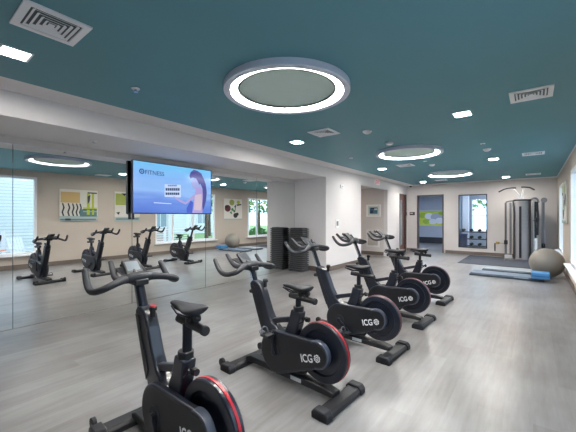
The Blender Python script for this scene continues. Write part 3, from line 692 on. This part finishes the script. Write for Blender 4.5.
# ------------------------------------------------------------------ ball, mats, foam block
BALL=mat('ball_rubber',(124,118,110),.38,noise=.04,nscale=5)
bl=MB().ball((0,0,.355),.355,48,32)
o=bl.build('exercise_ball',BALL,None,angle=180); o.location=(.265,10.12,0)
tag(o,'large grey exercise ball on the floor against the window wall','exercise ball')
MB().cyl((-.2511,-.2511,.355),.012,.004,'z',10).build('plug',LGREY,o)
RM=mat('rubber_mat',(62,66,76),.75,noise=.12,nscale=60,bump=.2)
tag(MB().box(-1.94,.30,11.42,13.95,0,.012).build('rubber_floor_mat',RM,None,bevel=.004),'flat dark rubber mat under the cable machine','mat')
MG=mat('grey_foam_mat',(96,112,128),.6,noise=.05,nscale=20); MGD=mat('dark_mat_edge',(44,56,70),.6); MBLUE=mat('blue_foam',(70,128,176),.55,noise=.06,nscale=20); MPALE=mat('pale_mat_top',(142,152,160),.6,noise=.05,nscale=20)
def fmat(x0,x1,y0,y1,h,label,top,rz=0):
    t=thing('exercise_mat',label,'exercise mat',((x0+x1)/2,(y0+y1)/2,0),rz,'folding exercise mats on the floor')
    w,d=(x1-x0)/2,(y1-y0)/2
    MB().box(-w,w,-d,d,0,h).build('lower_layer',MGD,t,bevel=.012); MB().box(-w+.02,w-.0,-d+.03,d-.02,h,h*1.8).build('upper_layer',top,t,bevel=.012)
    MB().box(w*.25,w*.62,-d+.01,-d+.03,h*.4,h*1.4).build('strap',MPALE,t)
fmat(-1.30,.20,9.25,9.85,.04,'blue-grey exercise mat nearest the camera, with the blue block on its end',MG)
fmat(-1.12,-.02,10.15,10.75,.045,'pale exercise mat lying behind the blue-grey mat beside the ball',MPALE)
t=thing('foam_block','bright blue foam block at the right end of the mats by the ball','foam block',(.13,9.38,.072))
MB().box(-.17,.17,-.2,.17,0,.14).build('block',MBLUE,t,bevel=.02,seg=3); MB().box(-.16,.16,-.202,-.198,.05,.08).build('seam_band',mat('blue_seam',(40,92,150),.6),t)

# ------------------------------------------------------------------ functional trainer (cable machine) by the far wall
cm=thing('cable_machine','tall grey cable machine with pull-up grips standing against the far wall','cable machine',(-.30,13.40,.012))
SIL=mat('silver_shroud',(158,156,160),.5,metal=.15,noise=.03); SILD=mat('grey_shroud_side',(128,128,134),.4,metal=.3,noise=.03)
MB().box(-.50,.52,-.22,.42,0,.05).build('base_frame',SILD,cm,bevel=.01)
pts=[(.24*math.sin(a),-.24*math.cos(a)*1.0) for a in [(-1.25+2.5*k/14) for k in range(15)]]
fr=[(x,y-.04) for x,y in pts]
sh=MB().prism(fr+[(.235,.30),(-.235,.30)],.05,2.02,ax='xy').build('weight_shroud',SIL,cm,angle=30)
MB().box(-.075,-.01,-.288,-.262,.10,1.83).build('stack_slot',BFRAME,sh)
b=MB()
for k in range(16): b.box(-.07,-.015,-.292,-.288,.16+k*.048,.195+k*.048)
b.build('weight_plates',STEEL,sh)
b=MB()
for k in range(6): b.box(.02,.20,-.283+.0,-.2795,1.0+k*.12,1.004+k*.12)
b.box(.02,.022,-.2825,-.279,1.0,1.6)
b.build('instruction_placard',SILD,sh)
MB().prism([(x*1.06,y*1.06) for x,y in fr]+[(.25,.32),(-.25,.32)],2.02,2.07,ax='xy').build('crown',BFRAME,cm,bevel=.008)
for px,w_,nm in ((-.455,.026,SILD),(-.315,.026,SILD),(.33,.035,LGREY),(.565,.04,SILD)):
    c=MB().box(px-w_,px+w_,-.05,.06,.05,1.97).build('upright_column',nm,cm,bevel=.008)
    b=MB()
    for k in range(18): b.cyl((px,-.051,.30+k*.09),.008,.003,'y',8)
    b.build('peg_holes',BFRAME,c)
    MB().box(px-w_-.008,px-w_,-.052,.0,.05,1.97).build('dark_edge',BFRAME,c)
MB().box(-.49,-.28,-.08,.08,.05,.16).build('column_foot',LGREY,cm,bevel=.01)
MB().tube([(-.46,0,1.95),(-.44,0,2.01),(-.34,0,2.03),(-.22,-.02,2.04)],.026,10,smooth=2).build('top_arm',SILD,cm)
MB().tube([(.22,-.02,2.05),(.33,0,2.13),(.42,0,2.08),(.44,0,1.95)],.034,10,smooth=2).build('top_arm',SILD,cm)
for px,zz in ((-.455,.58),(.565,.52)):
    cr=MB().box(px-.05,px+.05,-.075,.075,zz-.06,zz+.08).build('pulley_carriage',STEEL,cm,bevel=.01)
    MB().cyl((px,-.13,zz),.055,.03,'x',20).build('pulley',BFRAME,cr)
    MB().tube([(px,-.08,zz+.06),(px,-.08,1.96)],.006,6).build('steel_cable',STEEL,cm)
MB().box(-.245,-.235,-.26,-.05,.05,2.02).build('shroud_edge',BFRAME,cm); MB().box(.237,.247,-.26,-.05,.05,2.02).build('shroud_edge',BFRAME,cm)
for x0,x1,x2,x3 in ((-.06,-.16,-.30,-.66),(.02,-.02,.12,.34)):
    MB().tube([(x0,-.05,2.06),(x0*.9-.02,-.08,2.22),((x1+x2)/2,-.10,2.44)],.022,10,smooth=2).build('grip_bracket',LGREY,cm)
    MB().tube([(x1,-.12,2.47),(x2,-.12,2.48),((x2+x3)/2,-.13,2.455),(x3,-.14,2.35)] if x3<0 else [(x1,-.12,2.49),(x2,-.12,2.48),((x2+x3)/2,-.13,2.455),(x3,-.14,2.37)],.024,10,smooth=2).build('pull_up_grip',BFRAME,cm)
MB().box(-.13,.13,-.09,-.05,2.16,2.20).build('cross_beam',LGREY,cm)
MB().cyl((.58,-.08,2.03),.085,.04,'y',24).build('high_pulley',SILD,cm,bevel=.006)
h=MB().tube([(-.455,-.16,.55),(-.56,-.20,.56),(-.62,-.2,.57)],.005,6).build('handle_cable',BFRAME,cm)
MB().tube([(-.62,-.2,.57),(-.66,-.15,.56),(-.66,-.25,.56),(-.62,-.2,.57)],.011,8).build('stirrup_handle',BLK,h)
t=thing('hanging_straps','black training straps hanging on the right side of the cable machine','straps',(.06,13.0,.0))
b=MB(); b.tube([(.0,0,1.98),(-.01,-.01,1.5),(.0,-.02,.80)],.028,8,sx=.4); b.tube([(.04,0,1.98),(.06,-.02,1.5),(.05,-.02,.90)],.03,8,sx=.4); b.build('webbing',BLK,t)
b=MB(); b.tube([(-.02,-.02,1.34),(.07,-.03,1.45)],.05,8,sx=.5); b.build('padded_cuff',RUB,t); MB().box(-.02,.05,-.03,.0,.40,.80).build('white_tag',TRIM,t,bevel=.01)
MB().tube([(0,.0,1.98),(0,.3,1.99)],.012,8).build('hook',STEEL,t)
t=thing('cable_handle_hook','small yellow and black handle hanging on the far wall left of the cable machine','hook',(-1.06,14.2,.5))
MB().box(-.05,.05,-.03,0,-.03,.06).build('bracket',mat('yellow_tag',(190,160,80),.5),t,bevel=.006); MB().tube([(-.08,-.03,-.0),(-.08,-.03,-.30)],.018,8).build('grip',BLK,t)

# ------------------------------------------------------------------ outdoors, seen in the mirrors through the windows
GRASS=mat('lawn',(120,150,92),.9,noise=.25,nscale=3); PAVE=mat('paving',(178,178,176),.8,noise=.08,nscale=4)
struct(MB().box(XR+T,40,-25,45,-.30,-.2).build('ground_outside',GRASS)); struct(MB().box(XR+T,4.6,-10,10.4,-.2,-.14).build('path_outside',PAVE))
SID=stripes('clapboard_siding',(205,214,224),(150,160,172),6.5,'Z',.7,.14); SID2=stripes('white_siding',(224,226,228),(176,182,188),6.5,'Z',.7,.14)
BRK=brick_mat('pink_brick',(188,120,112),(170,104,98),(200,180,172)); GLD=mat('outside_window_glass',(150,166,178),.08); ROOF=mat('roof_shingle',(110,108,112),.8,noise=.15,nscale=20)
def house(name,label,x0,x1,y0,y1,h,m,wins,group=None):
    t=thing(name,label,'building',((x0+x1)/2,(y0+y1)/2,-.2))
    w,d=(x1-x0)/2,(y1-y0)/2
    MB().box(-w,w,-d,d,0,h).build('wall',m,t)
    MB().prism([(-w-.35,h),(w+.35,h),(0,h+1.6)],-d-.3,d+.3).build('roof',ROOF,t)
    for yy in (-d,d): MB().box(-w-.03,-w+.1,yy-.09,yy+.09,0,h).build('corner_board',TRIM,t)
    for yy,zz,ww,hh in wins:
        f=MB().box(-w-.05,-w-.0,yy-ww/2-.08,yy+ww/2+.08,zz-.08,zz+hh+.08).build('window',TRIM,t)
        MB().box(-w-.06,-w-.05,yy-ww/2,yy+ww/2,zz,zz+hh).build('pane',GLD,f); MB().box(-w-.065,-w-.06,yy-.025,yy+.025,zz,zz+hh).build('muntin',TRIM,f)
house('clapboard_house','pale clapboard house mirrored in the left window',5.2,7.6,-6.0,2.25,5.2,SID,[(-2.9,1.0,1.0,1.4)])
house('porch_house','white-sided building with windows set back beyond the clapboard house',8.6,13,3.2,8.4,5.0,SID2,[(2.0,.9,1.0,1.5)])
house('brick_house','pink brick building mirrored under the television',9.0,14,9.2,12.2,4.6,BRK,[(-.7,1.0,.9,1.4),(.8,1.0,.9,1.4)])
house('green_lane_house','white house across the lawn mirrored in the far window',16.0,20,18.5,27,4.4,SID2,[(-2.6,1.0,1.1,1.4),(-.4,1.0,1.1,1.4),(1.8,1.0,1.1,1.4)])
fe=thing('porch_railing','white porch railing outside the windows','railing',(3.6,4.0,-.15))
MB().box(-.03,.03,-6,6.2,.98,1.04).build('top_rail',TRIM,fe); MB().box(-.03,.03,-6,6.2,.12,.17).build('bottom_rail',TRIM,fe)
for k in range(9): MB().box(-.05,.05,-6+k*1.52-.05,-6+k*1.52+.05,0,1.15).build('post',TRIM,fe)
b=MB()
for k in range(6): b.box(-.012,.012,-6,6.2,.27+k*.12,.30+k*.12)
b.build('horizontal_rails',TRIM,fe)
pp=thing('porch_post','square white porch post outside the left window','post',(4.7,2.2,-.2)); MB().box(-.12,.12,-.12,.12,0,4.2).build('shaft',TRIM,pp); MB().box(-.17,.17,-.17,.17,0,.3).build('plinth',TRIM,pp)
def lawn_chair(x,y,rz,m,label):
    t=thing('lawn_chair',label,'chair',(x,y,-.14),rz,'lawn chairs outside the left window')
    MB().box(-.28,.28,-.27,.27,.32,.36).build('seat',m,t)
    M=Matrix.Translation((-.26,0,.34))@Matrix.Rotation(math.radians(-18),4,'Y'); b=MB()
    for k in range(5): b.box(-.012,.012,-.26+k*.108,-.26+k*.108+.09,0,.62,0,M)
    b.build('backrest',m,t)
    for sx in (-1,1):
        for sy in (-1,1): MB().box(sx*.24-.025,sx*.24+.025,sy*.25-.025,sy*.25+.025,0,.34).build('leg',m,t)
    for sy in (-1,1): MB().box(-.30,.30,sy*.31-.05,sy*.31+.05,.54,.57).build('armrest',m,t)
lawn_chair(2.5,2.0,.5,mat('orange_plastic',(226,120,70),.5),'orange lawn chair outside the left window'); lawn_chair(2.6,2.95,2.6,mat('white_plastic',(226,230,232),.5),'white lawn chair outside the left window')
LEAF=[mat('leaves_light',(120,160,84),.8,noise=.3,nscale=9),mat('leaves_deep',(84,128,70),.8,noise=.3,nscale=9)]; BARK=mat('bark',(98,82,70),.9,noise=.2,nscale=12)
def tree(x,y,h,r,label,m):
    t=thing('tree',label,'tree',(x,y,-.2),0,'trees outside')
    MB().tube([(0,0,0),(.05,.02,h*.35),(0,.05,h*.7)],[.14,.11,.05],10).build('trunk',BARK,t)
    b=MB(); rn=random.Random(int(x*10+y))
    for k in range(420):
        a,e,q=rn.uniform(0,2*PI),rn.uniform(-.9,1.4),r*rn.uniform(.55,1.0)
        c=Vector((q*math.cos(a)*math.cos(e),q*math.sin(a)*math.cos(e),h*.68+q*.95*math.sin(e))); s=rn.uniform(.10,.2)
        n=Vector((rn.uniform(-1,1),rn.uniform(-1,1),rn.uniform(-.2,1))).normalized(); u=n.orthogonal().normalized(); v=n.cross(u)
        b.poly([c+u*s,c+v*s*.6,c-u*s,c-v*s*.6]); b.poly([c+n*s*.8,c+v*s*.5,c-n*s*.8,c-v*s*.5])
    b.build('crown',m,t)
tree(6.2,13.2,4.6,1.7,'leafy tree mirrored at the left of the far window',LEAF[0]); tree(11.5,17.6,5.2,1.9,'broad green tree behind the far window',LEAF[1]); tree(7.6,19.8,4.6,1.6,'green tree farther along the lawn',LEAF[0])
tree(17.5,14.4,5.6,2.0,'deep green tree behind the brick building',LEAF[1]); tree(-1.9,24.5,5.0,1.9,'green tree outside the weights room window',LEAF[0])
bs=thing('round_shrub','low round shrub under the far window','shrub',(3.4,15.2,-.2)); b=MB(); rn=random.Random(3)
for k in range(380):
    a,e,q=rn.uniform(0,2*PI),rn.uniform(0,1.5),rn.uniform(.55,.85); c=Vector((q*math.cos(a)*math.cos(e),q*math.sin(a)*math.cos(e),.15+q*math.sin(e))); s=.09
    n=Vector((rn.uniform(-1,1),rn.uniform(-1,1),rn.uniform(-.2,1))).normalized(); u=n.orthogonal().normalized(); v=n.cross(u)
    b.poly([c+u*s,c+v*s*.6,c-u*s,c-v*s*.6]); b.poly([c+n*s*.8,c+v*s*.5,c-n*s*.8,c-v*s*.5])
b.build('foliage',LEAF[1],bs); MB().tube([(0,0,0),(0,0,.4)],.05,8).build('stem',BARK,bs)
struct(MB().box(-6,4,17.0,45,-.30,-.2).build('ground_behind',GRASS))

# ------------------------------------------------------------------ light, world, camera
w=bpy.data.worlds.new('World'); bpy.context.scene.world=w; w.use_nodes=True
bg=w.node_tree.nodes['Background']; bg.inputs['Color'].default_value=(.64,.80,1.0,1); bg.inputs['Strength'].default_value=3.1
for (y0,y1,z0,z1) in WIN:
    l=bpy.data.lights.new('window_portal','AREA'); l.shape='RECTANGLE'; l.size=y1-y0; l.size_y=z1-z0; l.cycles.is_portal=True
    o=bpy.data.objects.new('window_portal',l); C.objects.link(o); o.location=(XR+.12,(y0+y1)/2,(z0+z1)/2); o.rotation_euler=(PI/2,0,PI/2); o['kind']='helper'
cam=bpy.data.cameras.new('camera'); co=bpy.data.objects.new('camera',cam); C.objects.link(co)
co.location=(0,0,1.5); co.rotation_euler=(PI/2,0,math.radians(37.9)); cam.sensor_width=36; cam.lens=315/576*36; cam.shift_y=.6/576; cam.clip_start=.05; cam.clip_end=200
S_=bpy.context.scene; S_.camera=co
S_.view_settings.view_transform='Standard'; S_.view_settings.look='None'; S_.view_settings.exposure=0.42; S_.view_settings.gamma=1.0; S_.view_settings.use_curve_mapping=False
